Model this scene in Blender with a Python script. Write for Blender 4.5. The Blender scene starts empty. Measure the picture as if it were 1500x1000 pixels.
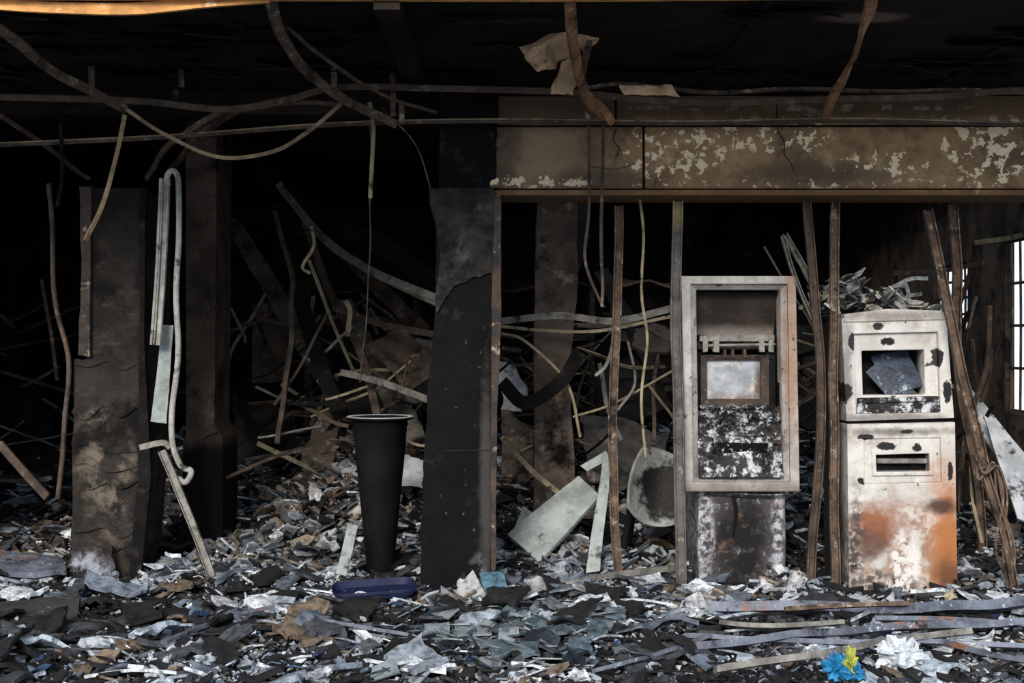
import bpy, math, random
import numpy as np
from mathutils import Vector, Matrix, noise
random.seed(7)
R = random.random
def U(a, b): return a + (b-a)*R()
F = 1800.0; CZ = 1.35
def W(px, py, d): return Vector(((px-750)/F*d, d, CZ+(500-py)/F*d))
def X(px, d): return (px-750)/F*d
def Z(py, d): return CZ+(500-py)/F*d
scene = bpy.context.scene

# ------------------------------------------------------------------ materials
def make_mat(name, base, var=None, scale=5, layers=(), rough=.85, metal=0., bump=.35, bscale=45, vcol=False, stretch=(1,1,1), lo=.36, hi=.64, spec=.3):
    m = bpy.data.materials.new(name); m.use_nodes = True
    nt = m.node_tree; N = nt.nodes; L = nt.links
    bsdf = N['Principled BSDF']
    geo = N.new('ShaderNodeNewGeometry'); P = geo.outputs['Position']
    def noi(sc, det=10, st=(1,1,1), off=0., rg=.7):
        mp = N.new('ShaderNodeMapping'); L.new(P, mp.inputs[0]); mp.inputs['Scale'].default_value = st
        mp.inputs['Location'].default_value = (off, off*1.7, off*.6)
        n = N.new('ShaderNodeTexNoise'); n.inputs['Scale'].default_value = sc; n.inputs['Detail'].default_value = det
        n.inputs['Roughness'].default_value = rg
        L.new(mp.outputs[0], n.inputs['Vector']); return n.outputs['Fac']
    def mr(v, a, b, smooth=True):
        r = N.new('ShaderNodeMapRange'); r.interpolation_type = 'SMOOTHSTEP' if smooth else 'LINEAR'
        if b < a:
            r.inputs[1].default_value = b; r.inputs[2].default_value = a; r.inputs[3].default_value = 1; r.inputs[4].default_value = 0
        else:
            r.inputs[1].default_value = a; r.inputs[2].default_value = b
        L.new(v, r.inputs[0]); return r.outputs[0]
    def math_(op, a, b):
        n = N.new('ShaderNodeMath'); n.operation = op
        for i, v in enumerate((a, b)):
            if isinstance(v, (int, float)): n.inputs[i].default_value = v
            else: L.new(v, n.inputs[i])
        return n.outputs[0]
    def mix(f, a, b, blend='MIX'):
        n = N.new('ShaderNodeMix'); n.data_type = 'RGBA'; n.blend_type = blend
        for s, v in ((n.inputs[0], f), (n.inputs[6], a), (n.inputs[7], b)):
            if isinstance(v, (int, float)): s.default_value = v
            elif isinstance(v, tuple): s.default_value = (v[0], v[1], v[2], 1)
            else: L.new(v, s)
        return n.outputs[2]
    var = var or tuple(c*.5 for c in base)
    if vcol:
        a = N.new('ShaderNodeAttribute'); a.attribute_name = 'Col'
        f = mr(noi(scale), lo, hi)
        dark = mix(1., a.outputs['Color'], (.30, .30, .31), 'MULTIPLY')
        col = mix(f, dark, a.outputs['Color'])
    else:
        col = mix(mr(noi(scale, 10, stretch), lo, hi), base, var)
    for i, ly in enumerate(layers):
        off = 3.1*(i+1)
        k = ly['k']
        if k == 'noise':
            mk = mr(noi(ly.get('s', 8), 10, ly.get('st', (1,1,1)), off), ly.get('lo', .5), ly.get('hi', .55))
        elif k == 'blob':
            v = N.new('ShaderNodeVectorMath'); v.operation = 'SUBTRACT'; L.new(P, v.inputs[0]); v.inputs[1].default_value = tuple(ly['c'])
            v2 = N.new('ShaderNodeVectorMath'); v2.operation = 'DIVIDE'; L.new(v.outputs[0], v2.inputs[0]); v2.inputs[1].default_value = ly['r']
            v3 = N.new('ShaderNodeVectorMath'); v3.operation = 'LENGTH'; L.new(v2.outputs[0], v3.inputs[0])
            n = noi(ly.get('ns', 12), 10, (1,1,1), off)
            d = math_('SUBTRACT', v3.outputs['Value'], math_('MULTIPLY', math_('SUBTRACT', n, .5), ly.get('n', 2.)))
            sft = ly.get('soft', .15)
            mk = mr(d, 1+sft, 1-sft)
        elif k == 'band':
            sp = N.new('ShaderNodeSeparateXYZ'); L.new(P, sp.inputs[0])
            n = noi(ly.get('ns', 6), 10, (1,1,1), off)
            d = math_('ADD', sp.outputs['XYZ'.index(ly['a'])], math_('MULTIPLY', math_('SUBTRACT', n, .5), ly.get('n', .3)))
            mk = mr(d, ly['lo'], ly['hi'])
        if 'gate' in ly:
            g = ly['gate']; mk = math_('MULTIPLY', mk, mr(noi(g[0], 10, (1,1,1), off+9, .62), g[1], g[2]))
        if 'o' in ly: mk = math_('MULTIPLY', mk, ly['o'])
        col = mix(mk, col, ly['col'])
    L.new(col, bsdf.inputs['Base Color'])
    bsdf.inputs['Roughness'].default_value = rough; bsdf.inputs['Metallic'].default_value = metal
    bsdf.inputs['Specular IOR Level'].default_value = spec
    if bump:
        b = N.new('ShaderNodeBump'); b.inputs['Strength'].default_value = bump; b.inputs['Distance'].default_value = .02
        L.new(noi(bscale, 6, rg=.6), b.inputs['Height']); L.new(b.outputs[0], bsdf.inputs['Normal'])
    return m

SOOT = (.008, .007, .007)
def nz(col, s=8, lo=.5, hi=.55, **k): return dict(k='noise', col=col, s=s, lo=lo, hi=hi, **k)
def bl(col, c, r, **k): return dict(k='blob', col=col, c=c, r=r, **k)

M = {}
M['soot'] = make_mat('soot', (.012, .011, .011), (.005, .005, .005), 4, [nz((.04, .033, .027), 10, .55, .7)], .9, spec=.1)
M['wall'] = make_mat('burnt_wall', (.03, .026, .023), (.011, .010, .009), 2, [nz((.09, .07, .055), 3, .54, .7), nz(SOOT, 1.5, .5, .65)], .95, spec=.1)
M['wallr'] = make_mat('scorched_plaster', (.10, .07, .05), (.035, .027, .021), 3, [nz(SOOT, 4, .48, .62)], .95)
M['ceil'] = make_mat('burnt_ceiling', (.020, .015, .012), (.007, .006, .005), 2, [nz((.05, .038, .028), 2.5, .54, .72, st=(.4, 3, 1)), bl((.16, .13, .11), (1.45, 5.05, 2.66), (.16, .08, .3), n=.6, o=.8, soft=.4)], .95, spec=.1)
M['rust'] = make_mat('rusted_steel', (.15, .10, .07), (.06, .04, .03), 9, [nz((.34, .28, .22), 14, .54, .66), nz(SOOT, 6, .52, .66)], .75, .1)
M['strap'] = make_mat('orange_rusted_steel', (.30, .15, .075), (.13, .065, .035), 7, [nz((.40, .28, .18), 14, .55, .68), nz(SOOT, 4, .54, .68)], .75, .1)
M['rustlt'] = make_mat('heat_bleached_steel', (.36, .27, .16), (.16, .11, .065), 8, [nz((.04, .03, .025), 7, .53, .68)], .7, .1)
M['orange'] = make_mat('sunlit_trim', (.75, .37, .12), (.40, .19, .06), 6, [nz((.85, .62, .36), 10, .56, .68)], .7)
M['brownst'] = make_mat('brown_steel', (.10, .068, .05), (.035, .026, .02), 8, [nz((.24, .185, .135), 15, .56, .7)], .75, .1)
M['greyst'] = make_mat('grey_steel', (.28, .27, .24), (.11, .10, .09), 8, [nz(SOOT, 9, .54, .66)], .6, .2)
M['bluest'] = make_mat('blue_grey_steel', (.17, .19, .24), (.06, .067, .09), 6, [nz((.24, .10, .045), 5, .56, .66), nz(SOOT, 6, .56, .66), nz((.5, .53, .58), 30, .60, .66)], .55, .1)
M['white'] = make_mat('scorched_white', (.46, .48, .51), (.26, .28, .30), 6, [nz((.03, .03, .035), 8, .55, .65)], .6)
M['palegreen'] = make_mat('pale_board', (.36, .40, .39), (.18, .20, .195), 5, [nz((.05, .05, .05), 9, .57, .67)], .8)
M['yellow'] = make_mat('scorched_cable', (.34, .29, .18), (.15, .12, .08), 8, [nz(SOOT, 8, .55, .66)], .7)
M['rubble'] = make_mat('rubble', (0, 0, 0), scale=22, vcol=True, rough=.8, bump=.6, bscale=90, lo=.36, hi=.6)
M['glass'] = make_mat('broken_glass', (0, 0, 0), scale=18, vcol=True, rough=.2, bump=.08, bscale=40, lo=.35, hi=.58, spec=.5)
M['bed'] = make_mat('ash_bed', (.018, .017, .018), (.045, .046, .05), 7, [nz((.20, .225, .26), 14, .52, .64), nz((.6, .64, .68), 30, .57, .63)], .95, bump=.9, bscale=60)
M['ground'] = make_mat('asphalt', (.13, .13, .135), (.08, .08, .085), 8, [], .95)

# ------------------------------------------------------------------ mesh builder
def cr(pts, sub=6):
    pts = [Vector(p) for p in pts]
    if len(pts) < 3:
        return [pts[0].lerp(pts[1], i/sub) for i in range(sub+1)]
    q = [pts[0]*2-pts[1]] + pts + [pts[-1]*2-pts[-2]]; out = []
    for i in range(1, len(q)-2):
        a, b, c, d = q[i-1:i+3]
        for k in range(sub):
            t = k/sub
            out.append(.5*((2*b)+(c-a)*t+(2*a-5*b+4*c-d)*t*t+(3*b-a-3*c+d)*t**3))
    out.append(pts[-1]); return out

class MB:
    def __init__(s): s.v = []; s.f = []; s.m = []; s.c = []
    def add(s, vs, fs, m=0, col=(0, 0, 0)):
        o = len(s.v); s.v += [tuple(v) for v in vs]
        for f in fs: s.f.append(tuple(i+o for i in f)); s.m.append(m); s.c.append(col)
    def box(s, a, b, m=0, rot=None, jit=0):
        x0, y0, z0 = a; x1, y1, z1 = b
        c = Vector(((x0+x1)/2, (y0+y1)/2, (z0+z1)/2))
        vs = []
        for z in (z0, z1):
            for x, y in ((x0, y0), (x1, y0), (x1, y1), (x0, y1)):
                p = Vector((x+U(-jit, jit), y+U(-jit, jit), z+U(-jit, jit)))
                if rot is not None: p = c+rot @ (p-c)
                vs.append(p)
        s.add(vs, [(3, 2, 1, 0), (4, 5, 6, 7), (0, 1, 5, 4), (1, 2, 6, 5), (2, 3, 7, 6), (3, 0, 4, 7)], m)
    def prism(s, pts, y0, y1, m=0):
        n = len(pts)
        vs = [(x, y0, z) for x, z in pts]+[(x, y1, z) for x, z in pts]
        s.add(vs, [tuple(range(n)), tuple(range(2*n-1, n-1, -1))]+[(i, i+n, (i+1) % n+n, (i+1) % n) for i in range(n)], m)
    def ring(s, o, i, y0, y1, m=0, iy=None):
        iy = y0 if iy is None else iy
        vs = [(x, y0, z) for x, z in o]+[(x, iy, z) for x, z in i]+[(x, y1, z) for x, z in o]+[(x, y1, z) for x, z in i]
        fs = []
        for k in range(4):
            j = (k+1) % 4
            fs += [(k, j, 4+j, 4+k), (k, 8+k, 8+j, j), (4+k, 4+j, 12+j, 12+k), (8+k, 12+k, 12+j, 8+j)]
        s.add(vs, fs, m)
    def sweep(s, path, prof, m=0, ref=(0, 1, 0), sub=6, wob=0, twist=0., taper=None, col=(0, 0, 0)):
        P = cr(path, sub); n = len(prof); ref = Vector(ref); vs = []
        if wob:
            sd = U(0, 100)
            P = [p+wob*noise.noise_vector(p*3+Vector((sd, 0, 0))) for p in P]
        for i, p in enumerate(P):
            t = (P[min(i+1, len(P)-1)]-P[max(i-1, 0)])
            if t.length < 1e-9: t = Vector((0, 0, 1))
            t.normalize()
            sd_ = t.cross(ref)
            if sd_.length < .05: sd_ = t.cross(Vector((1, .2, .3)))
            sd_.normalize(); up = sd_.cross(t)
            a = twist*i/len(P)
            k = 1 if not taper else taper[0]+(taper[1]-taper[0])*i/(len(P)-1)
            for u, v in prof:
                uu = u*math.cos(a)-v*math.sin(a); vv = u*math.sin(a)+v*math.cos(a)
                vs.append(p+sd_*uu*k+up*vv*k)
        fs = []
        for i in range(len(P)-1):
            for k in range(n):
                j = (k+1) % n
                fs.append((i*n+k, i*n+j, (i+1)*n+j, (i+1)*n+k))
        fs.append(tuple(range(n-1, -1, -1))); fs.append(tuple(range((len(P)-1)*n, len(P)*n)))
        s.add(vs, fs, m, col)
    def tube(s, path, r, m=0, n=7, **k):
        s.sweep(path, [(r*math.cos(2*math.pi*i/n), r*math.sin(2*math.pi*i/n)) for i in range(n)], m, **k)
    def sheet(s, a, b, c, d, th=.01, amp=0., nu=10, nv=8, m=0, col=(0, 0, 0), fr=4, jag=0.):
        a, b, c, d = map(Vector, (a, b, c, d)); nrm = (b-a).cross(d-a).normalized(); sd = Vector((U(0, 50), 0, 0))
        vs = []
        for lay in (0, 1):
            for j in range(nv+1):
                for i in range(nu+1):
                    u = i/nu; v = j/nv
                    p = a.lerp(b, u).lerp(d.lerp(c, u), v)
                    q = p+nrm*(amp*noise.noise(p*fr+sd)*2)
                    if jag and (i in (0, nu) or j in (0, nv)): q += noise.noise_vector(p*25+sd)*jag
                    vs.append(q+nrm*th*(lay-.5))
        w = nu+1; T = w*(nv+1); fs = []
        for j in range(nv):
            for i in range(nu):
                k = j*w+i
                fs += [(k, k+w, k+w+1, k+1), (T+k, T+k+1, T+k+w+1, T+k+w)]
        ed = [i for i in range(nu+1)]+[j*w+nu for j in range(1, nv+1)]+[nv*w+i for i in range(nu-1, -1, -1)]+[j*w for j in range(nv-1, 0, -1)]
        for i in range(len(ed)):
            p, q = ed[i], ed[(i+1) % len(ed)]; fs.append((p, q, q+T, p+T))
        s.add(vs, fs, m, col)
    def shard(s, c, size, tilt=.3, th=.006, col=(0, 0, 0), el=1., m=0):
        nrm = Vector((U(-1, 1)*tilt, U(-1, 1)*tilt, 1)).normalized()
        a = Vector((U(-1, 1), U(-1, 1), 0)); a = (a-nrm*a.dot(nrm)).normalized(); b = nrm.cross(a)
        n = random.choice((3, 4, 4, 5, 6)); vs = []; o = U(0, 6)
        pts = [(math.cos(o+2*math.pi*(i+U(-.25, .25))/n)*U(.7, 1.1)*size*el, math.sin(o+2*math.pi*(i+U(-.25, .25))/n)*U(.7, 1.1)*size) for i in range(n)]
        c = Vector(c)
        for sg in (-.5, .5): vs += [c+a*x+b*y+nrm*(th*sg+U(-.15, .15)*th) for x, y in pts]
        s.add(vs, [tuple(range(n-1, -1, -1)), tuple(range(n, 2*n))]+[(i, (i+1) % n, (i+1) % n+n, i+n) for i in range(n)], m, col)
    def lump(s, c, r, rough=.5, m=0, col=(0, 0, 0), nu=12, nv=9, sq=(1, 1, 1), fr=2.5):
        c = Vector(c); sd = Vector((U(0, 90), U(0, 90), 0)); vs = []
        for j in range(nv+1):
            for i in range(nu):
                t = math.pi*j/nv; p = 2*math.pi*i/nu
                d = Vector((math.sin(t)*math.cos(p), math.sin(t)*math.sin(p), math.cos(t)))
                k = r*(1+rough*noise.noise(d*fr+sd)*1.5)
                vs.append(c+Vector((d.x*k*sq[0], d.y*k*sq[1], d.z*k*sq[2])))
        fs = []
        for j in range(nv):
            for i in range(nu):
                i2 = (i+1) % nu; fs.append((j*nu+i, (j+1)*nu+i, (j+1)*nu+i2, j*nu+i2))
        s.add(vs, fs, m, col)
    def build(s, name, mats, parent=None, bevel=0, smooth=False, origin=True):
        me = bpy.data.meshes.new(name)
        V = np.array(s.v, dtype=float)
        o = np.zeros(3)
        if origin and parent is None:
            o = np.array([(V[:, 0].min()+V[:, 0].max())/2, (V[:, 1].min()+V[:, 1].max())/2, V[:, 2].min()])
        me.from_pydata([tuple(p) for p in (V-o)], [], s.f)
        for mt in mats: me.materials.append(M[mt])
        me.polygons.foreach_set('material_index', s.m)
        if any(c != (0, 0, 0) for c in s.c[:400]+s.c[-5:]):
            at = me.color_attributes.new('Col', 'FLOAT_COLOR', 'CORNER')
            ar = []
            for f, c in zip(s.f, s.c): ar += [c[0], c[1], c[2], 1.]*len(f)
            at.data.foreach_set('color', ar)
        if smooth: me.polygons.foreach_set('use_smooth', [True]*len(me.polygons))
        me.update()
        ob = bpy.data.objects.new(name, me); scene.collection.objects.link(ob); ob.location = o
        if parent is not None:
            ob.parent = parent; ob.matrix_parent_inverse = Matrix.Translation(parent.location).inverted()
        if bevel:
            b = ob.modifiers.new('bevel', 'BEVEL'); b.width = bevel; b.segments = 2; b.limit_method = 'ANGLE'
        return ob
def empty(name, loc):
    e = bpy.data.objects.new(name, None); scene.collection.objects.link(e); e.location = loc; e.empty_display_size = .1; return e
def rect(w, d): return [(-w/2, -d/2), (w/2, -d/2), (w/2, d/2), (-w/2, d/2)]
def chan(w, d, t=.003, flip=1):
    p = [(-w/2, 0), (w/2, 0), (w/2, d), (w/2-t, d), (w/2-t, t), (-w/2+t, t), (-w/2+t, d), (-w/2, d)]
    return [(a, b*flip) for a, b in p]
def q4(x0, y0, x1, y1, d): return [(X(x0, d), Z(y0, d)), (X(x1, d), Z(y0, d)), (X(x1, d), Z(y1, d)), (X(x0, d), Z(y1, d))]
def pts4(l, d): return [(X(a, d), Z(b, d)) for a, b in l]
def jagline(pts, amp, n=8):
    out = []
    for (a, b) in zip(pts[:-1], pts[1:]):
        for i in range(n):
            t = i/n; k = 0 if i == 0 else amp
            out.append((a[0]+(b[0]-a[0])*t+U(-k, k), a[1]+(b[1]-a[1])*t+U(-k, k)))
    out.append(pts[-1]); return out

# ------------------------------------------------------------------ shell
CH = 2.68
b = MB(); b.box((-14, -12, -.12), (14, 20, 0)); b.build('ground', ['ground'])
b = MB()
hx0, hx1, hy0, hy1 = .45, 2.6, 7.2, 9.4       # unseen roof opening, added over the right bay to let daylight into the interior
for a_, c_ in (((-5.2, 4.66), (3.4, hy0)), ((-5.2, hy1), (3.4, 12.5)), ((-5.2, hy0), (hx0, hy1)), ((hx1, hy0), (3.4, hy1))):
    b.box((a_[0], a_[1], CH), (c_[0], c_[1], CH+.2))
for x in (.9, 1.5, 2.1): b.box((x-.03, hy0, CH+.02), (x+.03, hy1, CH+.14))
b.box((-.53, 4.7, CH-.06), (-.43, 12.3, CH)); b.box((-3.2, 6.55, CH-.12), (3.1, 6.75, CH))
for xx in (-2.6, -1.7, 1.0, 2.2): b.box((xx-.015, 4.7, CH-.015), (xx+.015, 12.3, CH))
for k in range(70):
    x = U(-3, 3); y = U(4.8, 6.1); w = U(.08, .45); h = U(.04, .15); z = CH-.012-U(0, .04)
    b.sheet((x, y, z), (x+w, y+U(-.05, .05), z-U(0, .03)), (x+w, y+h, CH-.01), (x, y+h, CH-.01), .006, .02, 6, 3, jag=.012)
b.build('ceiling', ['ceil'])
b = MB(); b.box((-5.2, 12.3, 0), (3.4, 12.5, CH)); b.build('wall_back', ['wall'])
b = MB(); b.box((-5.4, 6.6, 0), (-5.2, 12.5, CH)); b.build('wall_left', ['wall'])
b = MB(); b.box((-5.2, 6.6, 0), (-3.3, 6.8, CH)); b.build('wall_front', ['wall'])
b = MB(); wx0, wx1 = 3.15, 3.21
for (y0, y1, z0, z1) in ((6.5, 7.1, 0, CH), (7.85, 8.5, 0, CH), (9.2, 12.3, 0, CH), (7.1, 7.85, 0, .9), (7.1, 7.85, 2.0, CH), (8.5, 9.2, 0, 1.42), (8.5, 9.2, 1.9, CH)):
    b.box((wx0, y0, z0), (wx1, y1, z1))
b.build('wall_right', ['wallr'])
for nm, y0, y1, z0, z1, n in (('window_1', 7.1, 7.85, .9, 2.0, 5), ('window_2', 8.5, 9.2, 1.42, 1.9, 6)):
    b = MB()
    for i in range(n+1):
        y = y0+.02+(y1-y0-.04)*i/n
        b.tube([(3.18, y, z0), (3.18+U(-.01, .01), y, (z0+z1)/2), (3.18, y, z1)], .009, n=6)
    for k in range(5):
        z = z0+(z1-z0)*(k+.05)/4.1; b.box((3.175, y0, z-.009), (3.19, y1, z+.009))
    b.build(nm, ['brownst'])

# ------------------------------------------------------------------ fascia
D = 6.35
CR_ = (.82, .66, .44)
M['fascia'] = make_mat('scorched_stone', (.36, .225, .115), (.21, .13, .068), 2.2, [
    nz((.52, .36, .20), 5, .53, .70),
    dict(k='band', a='X', lo=.75, hi=.2, col=(.27, .20, .14), n=.5, o=.5),
    nz((.075, .052, .036), 1.6, .50, .66, o=.75),
    bl((.10, .07, .047), W(1190, 255, D), (.38, 1, .06), n=2, ns=6, soft=.6, o=.85),
    bl((.07, .052, .04), W(880, 265, D), (.28, 1, .06), n=2, ns=6, soft=.6, o=.7),
    bl((.05, .04, .032), W(740, 210, D), (.09, 1, .2), n=2, ns=6, soft=.6, o=.7),
    bl(CR_, W(990, 222, D), (.26, 1, .13), n=2.6, ns=9, soft=.08, gate=(20, .535, .56)),
    bl(CR_, W(1120, 195, D), (.35, 1, .09), n=2.6, ns=9, soft=.08, gate=(24, .54, .565)),
    bl(CR_, W(1440, 215, D), (.22, 1, .2), n=2.6, ns=8, soft=.08, gate=(16, .53, .555)),
    bl(CR_, W(1290, 240, D), (.25, 1, .07), n=2.6, ns=8, soft=.08, gate=(18, .555, .58)),
    bl((.74, .58, .40), W(775, 266, D), (.28, 1, .035), n=2.6, ns=9, soft=.08, gate=(18, .52, .55)),
    bl((.74, .58, .40), W(1200, 270, D), (.9, 1, .03), n=2, ns=9, soft=.08, gate=(18, .56, .59)),
    bl((.85, .70, .48), W(1180, 157, D), (.9, 1, .016), n=2, ns=9, soft=.3, gate=(10, .54, .58)),
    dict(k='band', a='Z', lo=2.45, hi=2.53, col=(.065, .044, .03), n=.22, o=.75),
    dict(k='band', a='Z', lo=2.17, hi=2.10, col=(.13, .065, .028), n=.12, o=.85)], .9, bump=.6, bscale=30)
b = MB()
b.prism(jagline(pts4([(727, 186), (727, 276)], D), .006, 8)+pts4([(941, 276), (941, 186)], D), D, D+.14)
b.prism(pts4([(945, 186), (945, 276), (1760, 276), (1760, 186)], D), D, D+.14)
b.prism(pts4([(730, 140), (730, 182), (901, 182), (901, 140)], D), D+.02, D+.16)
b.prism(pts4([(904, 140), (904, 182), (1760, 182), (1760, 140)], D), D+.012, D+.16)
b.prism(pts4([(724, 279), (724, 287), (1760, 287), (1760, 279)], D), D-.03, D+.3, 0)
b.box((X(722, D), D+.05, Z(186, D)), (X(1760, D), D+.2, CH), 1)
for pp in ([(905, 184), (900, 200), (908, 215), (902, 232)], [(1138, 150), (1142, 185), (1152, 205), (1150, 225), (1158, 245), (1155, 272)], [(1420, 190), (1430, 215), (1418, 240)]):
    b.sweep([W(x, y, D-.001) for x, y in pp], rect(.005, .004), 1, sub=4, wob=.03)
for x, y, w in ((731, 268, 12), (728, 208, 14), (870, 265, 8), (952, 268, 7)):
    b.sheet(W(x-w, y-8, D-.02), W(x+w, y-5, D-.02), W(x+w*.6, y+8, D-.03), W(x-w, y+6, D-.02), .012, .01, 5, 4, jag=.008)
b.build('stone_fascia_beam', ['fascia', 'soot'], bevel=.004)

# ------------------------------------------------------------------ ceiling frame rails
b = MB()
rail = rect(.030, .02)
P1 = [(-250, 135), (0, 142), (200, 148), (330, 160), (420, 146), (500, 128), (660, 130), (830, 135), (1010, 150), (1210, 145), (1360, 142), (1500, 132), (1750, 130)]
b.sweep([W(x, y, 5.95) for x, y in P1], rail, 1, sub=8, ref=(0, 1, .25))
b.sweep([W(x, y-4, 5.98) for x, y in P1], rect(.006, .05), 2, sub=8, ref=(0, 1, .25))
P2 = [(-200, 220), (0, 212), (250, 200), (500, 182), (735, 177), (1000, 180), (1250, 176), (1500, 182), (1700, 182)]
b.sweep([W(x, y, 6.18) for x, y in P2], rect(.024, .02), 1, sub=8)
b.sweep([W(x, y-2.5, 6.172) for x, y in P2], rect(.006, .01), 2, sub=8)
b.sweep([W(860, 130, 6.0), W(920, 126, 6.0), W(1040, 133, 6.05), W(1180, 132, 6.05), W(1300, 136, 6.0), W(1560, 133, 6.0)], rect(.016, .03), 0, wob=.02)
b.build('ceiling_frame_rail', ['rust', 'brownst', 'rustlt'])
b = MB()
S = [([(-60, 5, 4.7), (0, 45, 4.9), (90, 110, 5.4), (185, 160, 5.95)], .04, 3),
     ([(395, -10, 4.7), (412, 50, 5.0), (450, 105, 5.5), (515, 150, 5.9), (582, 183, 6.15)], .042, 3),
     ([(832, -10, 4.7), (838, 40, 4.9), (850, 110, 5.5), (862, 145, 5.8), (888, 172, 6.1)], .044, 0),
     ([(1282, -10, 4.7), (1270, 40, 4.9), (1245, 100, 5.5), (1218, 150, 5.95), (1208, 175, 6.1)], .046, 0),
     ([(862, 140, 5.9), (885, 160, 6.0), (900, 180, 6.1)], .04, 0)]
for pp, w, m in S: b.sweep([W(*p) for p in pp], chan(w, .02, .004), m, sub=8, wob=.01)
for pp, w, m in [([(420, 40, 5.0), (470, 80, 5.3), (560, 140, 5.8), (640, 165, 6.1)], .014, 2),
     ([(850, 120, 5.7), (862, 60, 5.2)], .03, 3), ([(1150, 148, 6.0), (1200, 168, 6.05)], .03, 3), ([(0, 170, 6.4), (70, 215, 6.8), (130, 262, 7.2)], .025, 3),
     ([(215, 262, 7.2), (250, 210, 6.6), (330, 160, 6.0)], .03, 3), ([(245, 258, 7.2), (290, 200, 6.6), (350, 160, 6.0)], .03, 3),
     ([(330, 165, 6), (420, 152, 6), (500, 153, 6)], .02, 3), ([(560, 160, 6.2), (610, 215, 6.3), (635, 285, 6.32)], .006, 3)]:
    b.sweep([W(*p) for p in pp], rect(w, .015), m, sub=8, wob=.01)
for x, y0, y1, d in ((134, 98, 130, 5.9), (489, 88, 140, 5.9), (575, 92, 170, 6.1), (588, 150, 180, 6.1), (265, 95, 128, 6.0), (258, 132, 150, 6), (860, 150, 178, 6)):
    b.sweep([W(x, y0, d), W(x+1, y1, d)], rect(.026, .02), 3)
b.sweep([W(185, 160, 5.95), W(240, 196, 5.95), W(320, 230, 5.95), W(400, 222, 5.95), W(455, 190, 5.95), W(500, 152, 5.95)], rect(.018, .012), 1, sub=8)
b.sweep([W(183, 168, 5.9), W(170, 230, 5.95), W(150, 300, 6.0), W(125, 352, 6.0)], rect(.020, .01), 1, sub=8, twist=1)
b.build('bent_ceiling_strap', ['strap', 'rustlt', 'brownst', 'rust'])
b = MB()
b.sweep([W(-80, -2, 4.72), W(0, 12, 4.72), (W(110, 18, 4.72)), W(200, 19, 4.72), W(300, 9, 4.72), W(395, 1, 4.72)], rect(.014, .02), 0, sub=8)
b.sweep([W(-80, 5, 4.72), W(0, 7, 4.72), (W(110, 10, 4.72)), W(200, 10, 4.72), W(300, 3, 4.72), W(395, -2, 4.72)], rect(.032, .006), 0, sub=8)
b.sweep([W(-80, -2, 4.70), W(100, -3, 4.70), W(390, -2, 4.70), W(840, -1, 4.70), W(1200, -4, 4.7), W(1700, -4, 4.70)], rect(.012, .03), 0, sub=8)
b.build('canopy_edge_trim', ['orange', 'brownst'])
b = MB()
b.sheet(W(764, 74, 5.3), W(842, 36, 5.3), W(874, 60, 5.4), W(792, 98, 5.4), .035, .014, 9, 5, jag=.015)
b.sheet(W(835, 40, 5.32), W(868, 22, 5.3), W(878, 56, 5.4), W(846, 74, 5.4), .03, .014, 6, 5, jag=.015)
b.sheet(W(768, 78, 5.3), W(800, 70, 5.2), W(815, 92, 5.4), W(790, 98, 5.4), .04, .012, 9, 5, jag=.012)
b.sheet(W(824, 88, 5.7), W(852, 82, 5.7), W(840, 138, 5.75), W(806, 136, 5.75), .03, .01, 6, 6, jag=.015)
b.sheet(W(905, 124, 5.9), W(985, 124, 5.9), W(995, 140, 5.92), W(915, 138, 5.92), .02, .01, 8, 3, jag=.008)
M['plasterw'] = make_mat('warm_plaster', (.66, .47, .29), (.38, .25, .14), 9, [nz((.08, .055, .035), 7, .55, .66)], .9)
b.build('hanging_plaster_chunk', ['plasterw'])

# ------------------------------------------------------------------ columns
D = 6.3
M['colmain'] = make_mat('black_column', (.006, .006, .0062), (.009, .0085, .0085), 3, [
    bl((.20, .21, .24), W(700, 850, D), (.06, .5, .11), n=2.4, ns=7, soft=.5, gate=(10, .40, .56)),
    bl((.05, .045, .042), W(712, 720, D), (.03, .5, .5), n=1.8, soft=.6),
    nz((.035, .033, .033), 6, .56, .72), nz((.09, .09, .095), 22, .66, .70)], .9, bump=.35, spec=.06)
M['colplaster'] = make_mat('sooty_plaster', (.045, .042, .040), (.017, .016, .016), 7, [nz((.11, .10, .092), 8, .54, .7), nz(SOOT, 3, .47, .62)], .95, bump=.7, spec=.1)
b = MB()
left = jagline(pts4([(640, 330), (637, 450), (628, 560), (622, 650), (617, 760), (615, 890)], D), .005, 7)
b.prism(left+[(X(715, D), 0), (X(719, D), Z(820, D))]+pts4([(722, 278), (634, 278), (634, 300)], D), D, D+.45, 0)
b.prism(pts4([(645, 130), (642, 280), (726, 280), (728, 130)], D), D+.02, D+.4, 0)
pl = jagline(pts4([(630, 300), (636, 320), (640, 345), (645, 380), (637, 440), (640, 458)], D), .003, 3)+jagline(pts4([(640, 458), (652, 440), (664, 420), (690, 408), (722, 400)], D), .006, 5)+pts4([(723, 276), (629, 276)], D)
b.prism(pl, D-.016, D+.02, 1)
b.box((X(616, D), D-.004, Z(660, D)), (X(716, D), D+.01, Z(659, D)), 1)
b.prism(jagline(pts4([(722, 283), (720, 500), (719, 690), (719, 835)], D), .002, 8)+jagline(pts4([(726, 835), (728, 600), (734, 480), (734, 283)], D), .002, 6), D-.01, D+.12, 2)
M['jamb'] = make_mat('burnt_jamb', (.065, .046, .036), (.022, .018, .015), 8, [nz((.28, .22, .17), 14, .57, .66)], .8)
b.build('charred_column', ['colmain', 'colplaster', 'jamb'], bevel=.003)

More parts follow.
